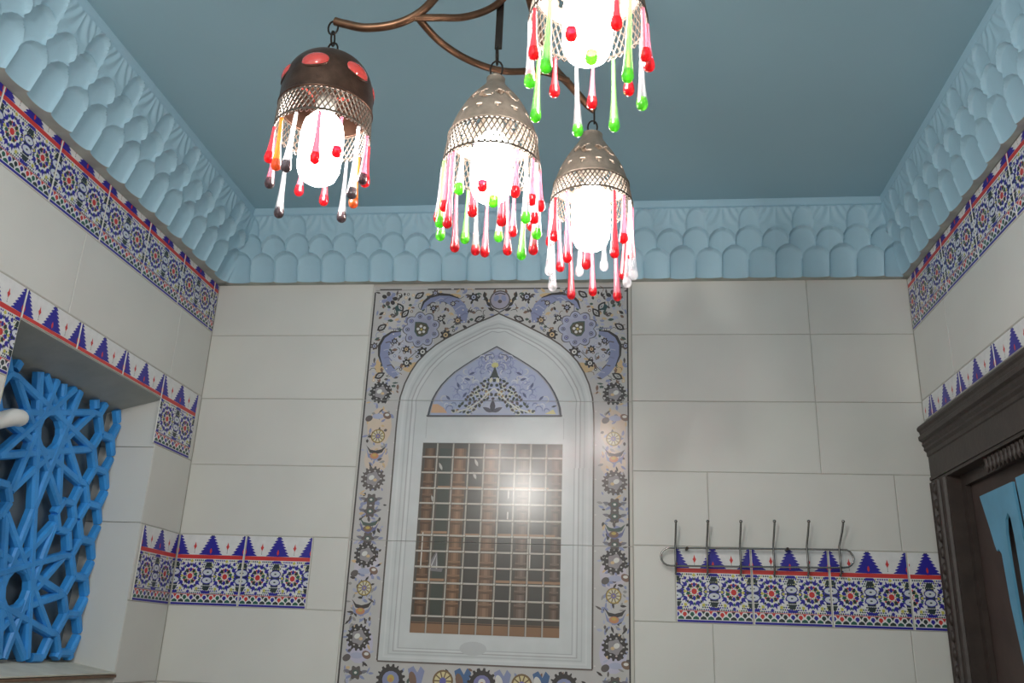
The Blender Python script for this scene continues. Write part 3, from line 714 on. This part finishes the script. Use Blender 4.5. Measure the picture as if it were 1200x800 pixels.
slab('sill', [(XL+.004, WY0, ZC+WZ0+.004), (xi-.066, WY0, zb), (xi-.066, WY1, zb), (XL+.004, WY1, ZC+WZ0+.004)], 'whitewash', -.004)
wpart('sill_edge', MB().box((XL+.001, WY0, ZC+WZ0-.006), (XL+.006, WY1, ZC+WZ0+.002)).mesh('sill_edge', [MT['rust']]))
wpart('pane', MB().box((XL-.196, WY0+.002, ZC+WZ0), (XL-.19, WY1-.002, ZC+WZ1)).mesh('pane', [MT['pane']]))

def build_lattice():
    D = .45; r = D/2; cy0, cz0 = -.622, .335                      # star centres at cz0 +- D/2
    ya, yb, za, zb_ = WY0+.004, WY1-.006, -.074, .716
    segs = []
    def clipseg(a, b):
        t0, t1 = 0, 1; d = (b[0]-a[0], b[1]-a[1])
        for p, q in ((-d[0], a[0]-ya), (d[0], yb-a[0]), (-d[1], a[1]-za), (d[1], zb_-a[1])):
            if abs(p) < 1e-9:
                if q < 0: return None
            else:
                t = q/p
                if p < 0: t0 = max(t0, t)
                else: t1 = min(t1, t)
        if t1-t0 < .02: return None
        return (a[0]+d[0]*t0, a[1]+d[1]*t0), (a[0]+d[0]*t1, a[1]+d[1]*t1)
    cs = [(cy0, cz0+q*D/2) for q in (-3, -1, 1, 3)]
    for cy, cz in cs:
        for k in range(12):
            a = 2*PI*k/12; m = (cy+r*math.cos(a), cz+r*math.sin(a))
            for q in (-1, 1):
                b = 2*PI*(k+5*q)/12; e = (cy+r*math.cos(b), cz+r*math.sin(b))
                if q > 0: segs.append((m, e))
    def ring6(y, z, q, ang=0):
        P = [(y+q*math.cos(ang+PI*k/3), z+q*math.sin(ang+PI*k/3)) for k in range(6)]
        for k in range(6): segs.append((P[k], P[(k+1) % 6]))
    for sd in (-1, 1):                                            # columns of hexagon rings beside the stars
        for k in range(-8, 9):
            z = cz0+k*D/4; ring6(cy0+sd*.289, z, .0625)
            segs.append(((cy0+sd*.3515, z), (cy0+sd*.42, z+D/8))); segs.append(((cy0+sd*.3515, z), (cy0+sd*.42, z-D/8)))
            if k % 4: segs.append(((cy0+sd*.19, z), (cy0+sd*.228, z)))
        for q in (-2, 0, 2):
            ring6(cy0+sd*.158, cz0+q*D/2, .05)
            for e in (-1, 1): segs.append(((cy0+sd*.183, cz0+q*D/2+e*.043), (cy0+sd*.205, cz0+q*D/2+e*.095)))
    mb = MB(); wd = .0118; rr = random.Random(2)
    for a, b in segs:
        c = clipseg(a, b)
        if not c: continue
        (y0, z0), (y1, z1) = c; dy, dz = y1-y0, z1-z0; l = math.hypot(dy, dz)
        if l < .006: continue
        ny, nz = -dz/l, dy/l; j = rr.uniform(0, .004); x0, x1 = xi-.004-j, xi-.030
        w2 = wd*rr.uniform(.9, 1.08); w1 = w2*.62
        vs = []
        for (y, z) in ((y0, z0), (y1, z1)):
            vs += [(x1, y-ny*w2, z-nz*w2), (x0-.007, y-ny*w2, z-nz*w2), (x0, y-ny*w1, z-nz*w1), (x0, y+ny*w1, z+nz*w1), (x0-.007, y+ny*w2, z+nz*w2), (x1, y+ny*w2, z+nz*w2)]
        vs = [(x+.0, min(max(y, ya-.002), yb+.002), z+ZC) for x, y, z in vs]
        mb.add(vs, [(i, (i+1) % 6, (i+1) % 6+6, i+6) for i in range(6)]+[(0,5,4,3,2,1), (6,7,8,9,10,11)])
    o = obj('lattice_screen', mb.mesh('lattice_screen', [MT['lattice']]))
    tag(o, 'bright blue plaster lattice of interlaced stars filling the left wall window', 'lattice')
build_lattice()
# white rounded rod end in front of the lattice
kz = ZC+.528; pth = [(XL-.045, -1.034, kz-.052), (XL-.047, -.99, kz-.032), (XL-.049, -.95, kz-.013), (XL-.05, -.91, kz+.004), (XL-.05, -.885, kz+.008), (XL-.05, -.874, kz+.0095), (XL-.05, -.869, kz+.0105), (XL-.05, -.867, kz+.011)]
kn = obj('window_handle', MB().tube(pth, .02, 14, rs=[.019, .0215, .0225, .0235, .0235, .0195, .0125, .003]).mesh('window_handle', [MT['white']], smooth=True))
tag(kn, 'white rounded handle end jutting in front of the blue lattice', 'handle')

# ------------------------------------------------------------------ right doorway in dark carved wood
door = struct(empty('door_1', (XR, -.6, 0)))
def dpart(name, mb, m='wood', smooth=False): return obj(name, mb.mesh(name, [MT[m]], smooth=smooth), door, (-XR, .6, 0))
prof = [(.0, .764), (-.026, .756), (-.03, .750), (-.03, .742), (-.024, .736), (-.022, .726), (-.029, .720), (-.028, .708), (-.018, .702), (-.02, .692), (-.014, .684), (-.016, .676), (-.008, .668), (-.008, .656), (0, .65)]
mb = MB(); ya, yb = -1.32, -.006; k = len(prof)
mb.add([(XR+x, ya, ZC+z) for x, z in prof]+[(XR+x, yb, ZC+z) for x, z in prof], [(i, i+1, i+1+k, i+k) for i in range(k-1)]+[tuple(range(k))[::-1], tuple(range(k, 2*k))])
dpart('door_cornice', mb)
dpart('lintel', MB().box((XR-.004, -1.3, ZC+.565), (XR+.04, -.006, ZC+.655)).box((XR-.008, -1.3, ZC+.575), (XR-.003, -.006, ZC+.585)))
dpart('jamb', MB().box((XR-.006, -.15, 0), (XR+.05, -.006, ZC+.565)))
dpart('jamb', MB().box((XR-.006, -1.3, 0), (XR+.05, -1.12, ZC+.565)))
for y, wd, x in ((-.03, .02, .014), (-.075, .03, .011), (-.128, .022, .013)):
    m_ = MB(); m_.tube([(XR-.006, y, .0), (XR-.006, y, ZC+.563)], x*.9, 8)
    dpart('jamb_moulding', m_)
m_ = MB()
for kk in range(46):
    z = ZC+.54-.05*kk
    if z < .05: break
    m_.ball((XR-.01, -.0525, z), .011, 8, 6, 0, 1.7); 
dpart('jamb_carving', m_, smooth=True)
dpart('door_panel', MB().box((XR+.052, -1.12, 0), (XR+.085, -.15, ZC+.56)), 'panelwood')
dpart('panel_moulding', MB().box((XR+.035, -1.12, ZC+.53), (XR+.051, -.15, ZC+.564)).box((XR+.035, -.18, 0), (XR+.051, -.151, ZC+.53)))
m_ = MB()
for kk in range(24):
    y = -.42-.026*kk; m_.lathe([(.002, ZC+.568), (.009, ZC+.56), (.006, ZC+.548), (.01, ZC+.538), (.004, ZC+.526), (.001, ZC+.52)], 8, 0, XR+.01, y)
dpart('lintel_spindles', m_, smooth=True)['kind'] = 'stuff'
# pale blue cut-out boards standing in the doorway: (y, z) outlines
def board(name, poly, x0, x1, parent):
    k = len(poly); mb = MB()
    mb.add([(x0, y, ZC+z) for y, z in poly]+[(x1, y, ZC+z) for y, z in poly], [tuple(range(k)), tuple(range(2*k-1, k-1, -1))]+[(i, i+k, (i+1) % k+k, (i+1) % k) for i in range(k)])
    return obj(name, mb.mesh(name, [MT['bluewood']]), parent, (-parent.location.x, -parent.location.y, -parent.location.z))
bo = empty('cutout_ornament', (XR+.02, -.55, ZC-.35))
tag(bo, 'pale blue cut-out wooden ornament with arched slots in the dark doorway', 'ornament')
p1 = [(-.305, .474), (-.53, .476), (-.545, .30), (-.56, .10), (-.585, -.12), (-.61, -.34), (-.545, -.34), (-.52, -.12), (-.50, .10), (-.497, .26), (-.494, .34), (-.488, .385), (-.474, .402), (-.456, .385), (-.448, .35), (-.448, .27), (-.456, .10), (-.475, -.12), (-.50, -.34), (-.485, -.35), (-.458, -.12), (-.432, .05), (-.41, .17), (-.40, .30), (-.385, .315), (-.372, .31), (-.362, .33), (-.34, .39)]
p2 = [(-.552, .482), (-.86, .486), (-.845, .30), (-.82, .10), (-.80, -.12), (-.77, -.34), (-.72, -.34), (-.735, -.1), (-.742, .2), (-.735, .38), (-.72, .425), (-.69, .425), (-.672, .38), (-.668, .2), (-.68, -.1), (-.69, -.34), (-.635, -.34), (-.62, -.12), (-.595, .10), (-.57, .30)]
board('ornament_board', p1, XR+.022, XR+.029, bo); board('ornament_board', p2, XR+.022, XR+.029, bo)

# ------------------------------------------------------------------ chrome coat rack
rk = empty('coat_rack', (.455, 0, ZC+.25))
tag(rk, 'chrome wire coat rack with six upright hooks above the right border tiles', 'coat rack')
def rpart(name, mb, m='chrome', parent=None):
    return obj(name, mb.mesh(name, [MT[m]], smooth=True), parent or rk, (0, 0, 0) if parent else (-.455, 0, -(ZC+.25)))
ry = -.026; zt_, zb2 = .336, .279
loop = [(.18, ry, ZC+zt_)]+[(.455+(.256)*t, ry, ZC+zt_+.004*(t+1)) for t in (-.5, 0, .5, 1)]
for k_ in range(1, 8): a = PI/2-PI*k_/8; loop.append((.729+.030*math.cos(a), ry, ZC+(zt_+zb2)/2+.009+.029*math.sin(a)))
loop += [(.455+.256*t, ry, ZC+zb2+.004*(t+1)) for t in (1, .5, 0, -.5)]+[(.18, ry, ZC+zb2)]
for k_ in range(1, 8): a = -PI/2-PI*k_/8; loop.append((.18+.030*math.cos(a), ry, ZC+(zt_+zb2)/2+.0285*math.sin(a)))
rpart('rail', MB().tube(loop, .0032, 8, close=True))
for x, zz in ((.235, zt_), (.555, zt_+.006)):
    rpart('wall_screw', MB().tube([(x, .0, ZC+zz), (x, -.031, ZC+zz)], .005, 10), 'iron')
for i, (x, tz) in enumerate(zip((.197, .2985, .404, .5095, .615, .7155), (.415, .417, .419, .422, .424, .426))):
    lean = (.002, .003, .003, .004, .006, .013)[i]; zo = .0016*i
    h = [(x, -.012, ZC+.256+zo), (x, -.022, ZC+.254+zo), (x, -.032, ZC+.262+zo), (x, -.0325, ZC+.30+zo), (x, -.032, ZC+.345+zo), (x+lean*.3, -.036, ZC+.36+zo), (x+lean*.7, -.05, ZC+.39+zo), (x+lean, -.06, ZC+tz)]
    hk = rpart('hook', MB().tube(h, .0034, 8))
    t = rpart('hook_tip', MB().ball((x+lean, -.06, ZC+tz+.003), .0056, 10, 8), 'chrome', hk)

# ------------------------------------------------------------------ chandelier
ch = empty('chandelier', (-.2, -1.47, ZC+CEIL))
tag(ch, 'wrought bronze chandelier with curved arms hanging from the ceiling', 'chandelier')
def cpart(name, mb, m='bronze'): return obj(name, mb.mesh(name, [MT[m]], smooth=True), ch, (.2, 1.47, -(ZC+CEIL)))
def spline(P, n=10):
    P = [Vector(p) for p in P]; out = []
    for i in range(len(P)-1):
        a, b, c, d = P[max(i-1, 0)], P[i], P[i+1], P[min(i+2, len(P)-1)]
        for k in range(n):
            t = k/n; out.append(.5*((2*b)+(c-a)*t+(2*a-5*b+4*c-d)*t*t+(3*b-a-3*c+d)*t**3))
    return out+[P[-1]]
HUB = Vector((-.2, -1.47, ZC+1.40))

def arm(P, r=.0094, n=10): return MB().tube(spline([Vector((x, y, ZC+z)) for x, y, z in P]), r, n)
hub = (-.2, -1.47, 1.43)
cpart('arm', arm([(-.607, -1.48, 1.285), (-.585, -1.48, 1.277), (-.534, -1.48, 1.264), (-.468, -1.48, 1.271), (-.413, -1.48, 1.303), (-.36, -1.477, 1.375), (-.29, -1.475, 1.425), hub]))
cpart('arm', arm([(-.43, -1.48, 1.285), (-.379, -1.46, 1.299), (-.329, -1.43, 1.323), (-.277, -1.40, 1.369), (-.24, -1.40, 1.41), hub], .0082))
cpart('arm', arm([(-.428, -1.48, 1.293), (-.385, -1.42, 1.269), (-.327, -1.36, 1.261), (-.256, -1.30, 1.273), (-.171, -1.25, 1.305), (-.11, -1.21, 1.305)], .0082))
cpart('arm', arm([hub, (-.19, -1.33, 1.42), (-.152, -1.24, 1.341), (-.102, -1.19, 1.301), (-.065, -1.16, 1.270), (-.047, -1.155, 1.256)]))
cpart('arm', arm([hub, (-.15, -1.56, 1.40), (-.11, -1.62, 1.36), (-.065, -1.69, 1.328), (-.046, -1.72, 1.337)]))
cpart('strap', MB().box((-.266, -1.3835, ZC+1.272), (-.250, -1.3785, ZC+1.425)), 'iron')
cpart('post', MB().lathe([(.005, ZC+1.405), (.028, ZC+1.41), (.034, ZC+1.43), (.026, ZC+1.45), (.014, ZC+1.46), (.014, ZC+1.53), (.05, ZC+1.545), (.065, ZC+1.5675), (.002, ZC+1.568)], 20, 0, -.2, -1.47))

# ------------------------------------------------------------------ hanging lanterns
def prof_interp(P, n):
    out = []
    for k in range(n+1):
        t = k/n*(len(P)-1); i = min(int(t), len(P)-2); f = t-i
        a, b, c, d = P[max(i-1, 0)], P[i], P[i+1], P[min(i+2, len(P)-1)]
        out.append(tuple(max(.001, .5*((2*b[q])+(c[q]-a[q])*f+(2*a[q]-5*b[q]+4*c[q]-d[q])*f*f+(3*b[q]-a[q]-3*c[q]+d[q])*f**3)) if q == 0 else .5*((2*b[q])+(c[q]-a[q])*f+(2*a[q]-5*b[q]+4*c[q]-d[q])*f*f+(3*b[q]-a[q]-3*c[q]+d[q])*f**3) for q in (0, 1)))
    return out
STEM, BEAD = {}, {}
def drop_meshes(kind, bead, L):
    L = round(L, 3)
    if (kind, L) not in STEM:
        pr = [(.0001, .0004), (.0014, 0), (.0038, -.002), (.0036, -.012), (.0043, -L*.4), (.0056, -L*.65), (.0074, -L*.82), (.0090, -L*.93), (.0099, -L*.975)]
        STEM[kind, L] = MB().lathe(pr, 10).mesh('glass_drop', [MT[kind]], smooth=True)
    if bead not in BEAD:
        pr = [(.0090, .009), (.0101, .002), (.0104, -.002), (.0098, -.0065), (.0074, -.0105), (.004, -.0128), (.0002, -.0135)]
        BEAD[bead] = MB().lathe(pr, 12).mesh('bead', [MT[bead]], smooth=True)
    return STEM[kind, L], BEAD[bead]
BEADNAME = {'red': 'red', 'green': 'green', 'clear': 'clear', 'amber': 'amber', 'smoky': 'dark smoky'}
def links(root, z0, z1, dx=0, dy=0):                             # small wire rings from the lantern's loop up to its hook
    n = max(2, round((z1-z0)/.03)); st = (z1-z0)/n
    for k in range(n):
        zc_ = z0+st*(k+.5); r = st*.62; P = []
        for j in range(14):
            a = 2*PI*j/14; u = r*.62*math.cos(a); v = r*math.sin(a)
            P.append((dx*(k+.5)/n+(u if k % 2 == 0 else 0), dy*(k+.5)/n+(0 if k % 2 == 0 else u), zc_+v))
        obj('ring', MB().tube(P, .0022, 6, close=True).mesh('ring', [MT['iron']], smooth=True), root)
def filigree(r0, z0, r1, z1, n=54, cells=5.5, wire=.0016):
    mb = MB(); seg = 14
    for sgn in (1, -1):
        for k in range(n):
            P = []
            for q in range(seg+1):
                t = q/seg; a = 2*PI*k/n+sgn*2*PI/n*cells*t/2; r = r0+(r1-r0)*t
                P.append((r*math.cos(a), r*math.sin(a), z0+(z1-z0)*t))
            mb.tube(P, wire, 4)
    for r, z, wv in ((r0, z0, .0022), (r1, z1, .0022), (r0+(r1-r0)*.08, z0+(z1-z0)*.08, .0013)):
        mb.tube([(r*math.cos(2*PI*k/48), r*math.sin(2*PI*k/48), z) for k in range(48)], wv, 5, close=True)
    for k in range(n):                                            # scalloped foot
        a0 = 2*PI*k/n
        mb.tube([(r1*math.cos(a0+2*PI/n*t), r1*math.sin(a0+2*PI/n*t), z1-.008*math.sin(PI*t)) for t in (0, .25, .5, .75, 1)], .0012, 4)
    return mb.mesh('filigree_band', [MT['filigree']], smooth=True)
_bulb = None
def lantern(loc, label, prof, band, drops, dome_mat, z_hook, holes=True, hook_off=(0, 0), cab=False, seed=1):
    global _bulb
    root = empty('hanging_lantern', (loc[0], loc[1], ZC+loc[2])); tag(root, label, 'lantern', 'hanging lanterns of the chandelier')
    n = 120; P = prof_interp(prof, 44)
    zt0, zt1 = P[0][1], P[-1][1]
    def skip(i, j):
        if not holes: return False
        z = (P[i][1]+P[i+1][1])/2; r = (P[i][0]+P[i+1][0])/2; th = 2*PI*(j+.5)/n
        for nn, zz, kind, ph, sz in ((7, zt1*.50, 'c', .1, .016), (7, zt1*.47, 'd', .1+PI/7, .0115), (14, zt1*.79, 't', .0, .009)):
            a = (th-ph) % (2*PI/nn)
            if a > PI/nn: a -= 2*PI/nn
            x = a*r; v = z-zz
            if kind == 'c' and math.hypot(x, v) < sz and math.hypot(x-.006, v-.003) > sz*.72: return True
            if kind == 'd' and abs(x)+abs(v)*.9 < sz: return True
            if kind == 't' and -sz < v < sz and abs(x) < (v+sz)*.5: return True
        return False
    dome = obj('dome', MB().lathe(P, n, skip=skip).mesh('dome', [MT[dome_mat]], smooth=True, fix=False), root)
    mod = dome.modifiers.new('thickness', 'SOLIDIFY'); mod.thickness = .0022; mod.offset = 0
    obj('collar', MB().lathe([(.004, .016), (.010, .013), (.012, .006), (prof[0][0]+.002, .002), (prof[0][0]+.001, -.004)], 16).mesh('collar', [MT['iron' if cab else dome_mat]], smooth=True), root)
    if cab:
        for k in range(6):
            a = 2*PI*k/6+.52; rr_, zz = .0895, -.066; nrm = Vector((math.cos(a)*.94, math.sin(a)*.94, .34)); tan_ = Vector((-math.sin(a), math.cos(a), 0)); bi = nrm.cross(tan_)
            c = Vector((rr_*math.cos(a), rr_*math.sin(a), zz)); mb = MB(); vs = []; fs = []
            for q in range(6):
                f = q/5; rad = math.cos(f*PI/2*.98); hh = math.sin(f*PI/2)*.016-.008
                for j in range(16):
                    b = 2*PI*j/16; vs.append(c+tan_*.031*rad*math.cos(b)+bi*.024*rad*math.sin(b)+nrm*hh)
            for q in range(5):
                for j in range(16): fs.append((q*16+j, q*16+(j+1) % 16, (q+1)*16+(j+1) % 16, (q+1)*16+j))
            fs.append(tuple(80+j for j in range(16)))
            o = obj('cabochon', mb.add(vs, fs).mesh('cabochon', [MT['redcab']], smooth=True), dome)
            o['label'] = 'red glass cabochon'
            rim = MB(); rim.tube([c+tan_*.030*math.cos(2*PI*j/20)+bi*.0235*math.sin(2*PI*j/20)-nrm*(.001+.0052*math.cos(2*PI*j/20)**2) for j in range(20)], .0022, 6, close=True)
            obj('cabochon_rim', rim.mesh('cabochon_rim', [MT['copper']], smooth=True), dome)
    rb0, zb0, rb1, zb1 = band
    obj('filigree_band', filigree(*band), root)
    obj('rim', MB().tube([(rb0*math.cos(2*PI*k/48), rb0*math.sin(2*PI*k/48), zb0+.001) for k in range(48)], .0034, 8, close=True).mesh('rim', [MT[dome_mat]], smooth=True), root)
    if _bulb is None:
        pr = [(.0005, -.302), (.022, -.300), (.036, -.290), (.0435, -.270), (.045, -.24), (.045, -.195), (.040, -.165), (.028, -.148), (.016, -.142)]
        _bulb = (MB().lathe(pr, 24).mesh('bulb', [MT['bulb']], smooth=True), MB().lathe([(.001, -.145), (.019, -.144), (.021, -.12), (.021, -.085), (.016, -.08), (.004, -.07), (.004, -.01)], 16).mesh('bulb_base', [MT['ceramic']], smooth=True))
    b = obj('bulb', _bulb[0], root); b['label'] = 'glowing white bulb'
    obj('bulb_base', _bulb[1], root)
    rr = random.Random(seed); nd = len(drops)
    for k, (kind, bead, L) in enumerate(drops):
        a = 2*PI*k/nd+rr.uniform(-.06, .06)
        sm, bm_ = drop_meshes(kind, bead, L)
        d = obj('glass_drop', sm, root, ((rb1-.001)*math.cos(a), (rb1-.001)*math.sin(a), zb1-.006))
        d.rotation_euler = (rr.uniform(-.04, .04), rr.uniform(-.04, .04), 0)
        d['label'] = '%s tipped glass drop' % BEADNAME[bead]
        e = obj('bead', bm_, d, (0, 0, -round(L, 3)))
    links(root, .010, z_hook-loc[2], *hook_off)
    return root
pA = [(.019, 0), (.021, -.014), (.032, -.030), (.054, -.058), (.073, -.092), (.087, -.126), (.095, -.155)]
pB = [(.025, 0), (.028, -.014), (.038, -.032), (.057, -.062), (.076, -.1), (.088, -.14)]
pC = [(.018, 0), (.024, -.006), (.048, -.012), (.070, -.026), (.086, -.052), (.094, -.086), (.096, -.135)]
def mix(n, kinds, lens, seed):
    r = random.Random(seed); out = []
    for k in range(n):
        s, b = kinds[k % len(kinds)]; out.append((s, b, lens[k % len(lens)]+r.choice((-.012, 0, .010))))
    return out
RG = [('stem_pink', 'red'), ('stem_clear', 'green'), ('stem_pink', 'red'), ('stem_clear', 'red'), ('stem_green', 'green'), ('stem_pink', 'red')]
lantern((-.260, -1.38, 1.19), 'pierced silver lantern with many red and green glass drops, hung from the short flat strap',
        pA, (.095, -.155, .1045, -.222), mix(28, RG, (.095, .13, .155, .11, .16, .085, .14), 3), 'silver', 1.272, seed=2)
lantern((-.054, -1.155, 1.183), 'small pierced silver lantern with red and white glass drops, last on the right arm',
        pB, (.088, -.14, .097, -.188), mix(20, [('stem_pink', 'red'), ('stem_clear', 'clear'), ('stem_red', 'red'), ('stem_pink', 'red'), ('stem_clear', 'clear')], (.11, .175, .14, .19, .10, .165), 5), 'silver', 1.253, hook_off=(.008, 0), seed=5)
lantern((-.046, -1.72, 1.275), 'lantern cut off by the top of the picture, few red and green drops',
        pA, (.095, -.155, .1045, -.222), mix(17, [('stem_pink', 'red'), ('stem_clear', 'green'), ('stem_red', 'red'), ('stem_green', 'green')], (.10, .14, .085, .16), 8), 'silver', 1.335, seed=9)
lantern((-.603, -1.48, 1.186), 'rounded dark copper lantern with red glass cabochons and amber drops, on the left arm',
        pC, (.096, -.135, .098, -.19), mix(14, [('stem_pink', 'smoky'), ('stem_red', 'red'), ('stem_amber', 'amber'), ('stem_clear', 'smoky'), ('stem_red', 'red'), ('stem_pink', 'red'), ('stem_clear', 'smoky')], (.115, .085, .12, .125, .095, .08, .165), 4), 'copper', 1.282, holes=False, cab=True, hook_off=(-.008, 0), seed=4)
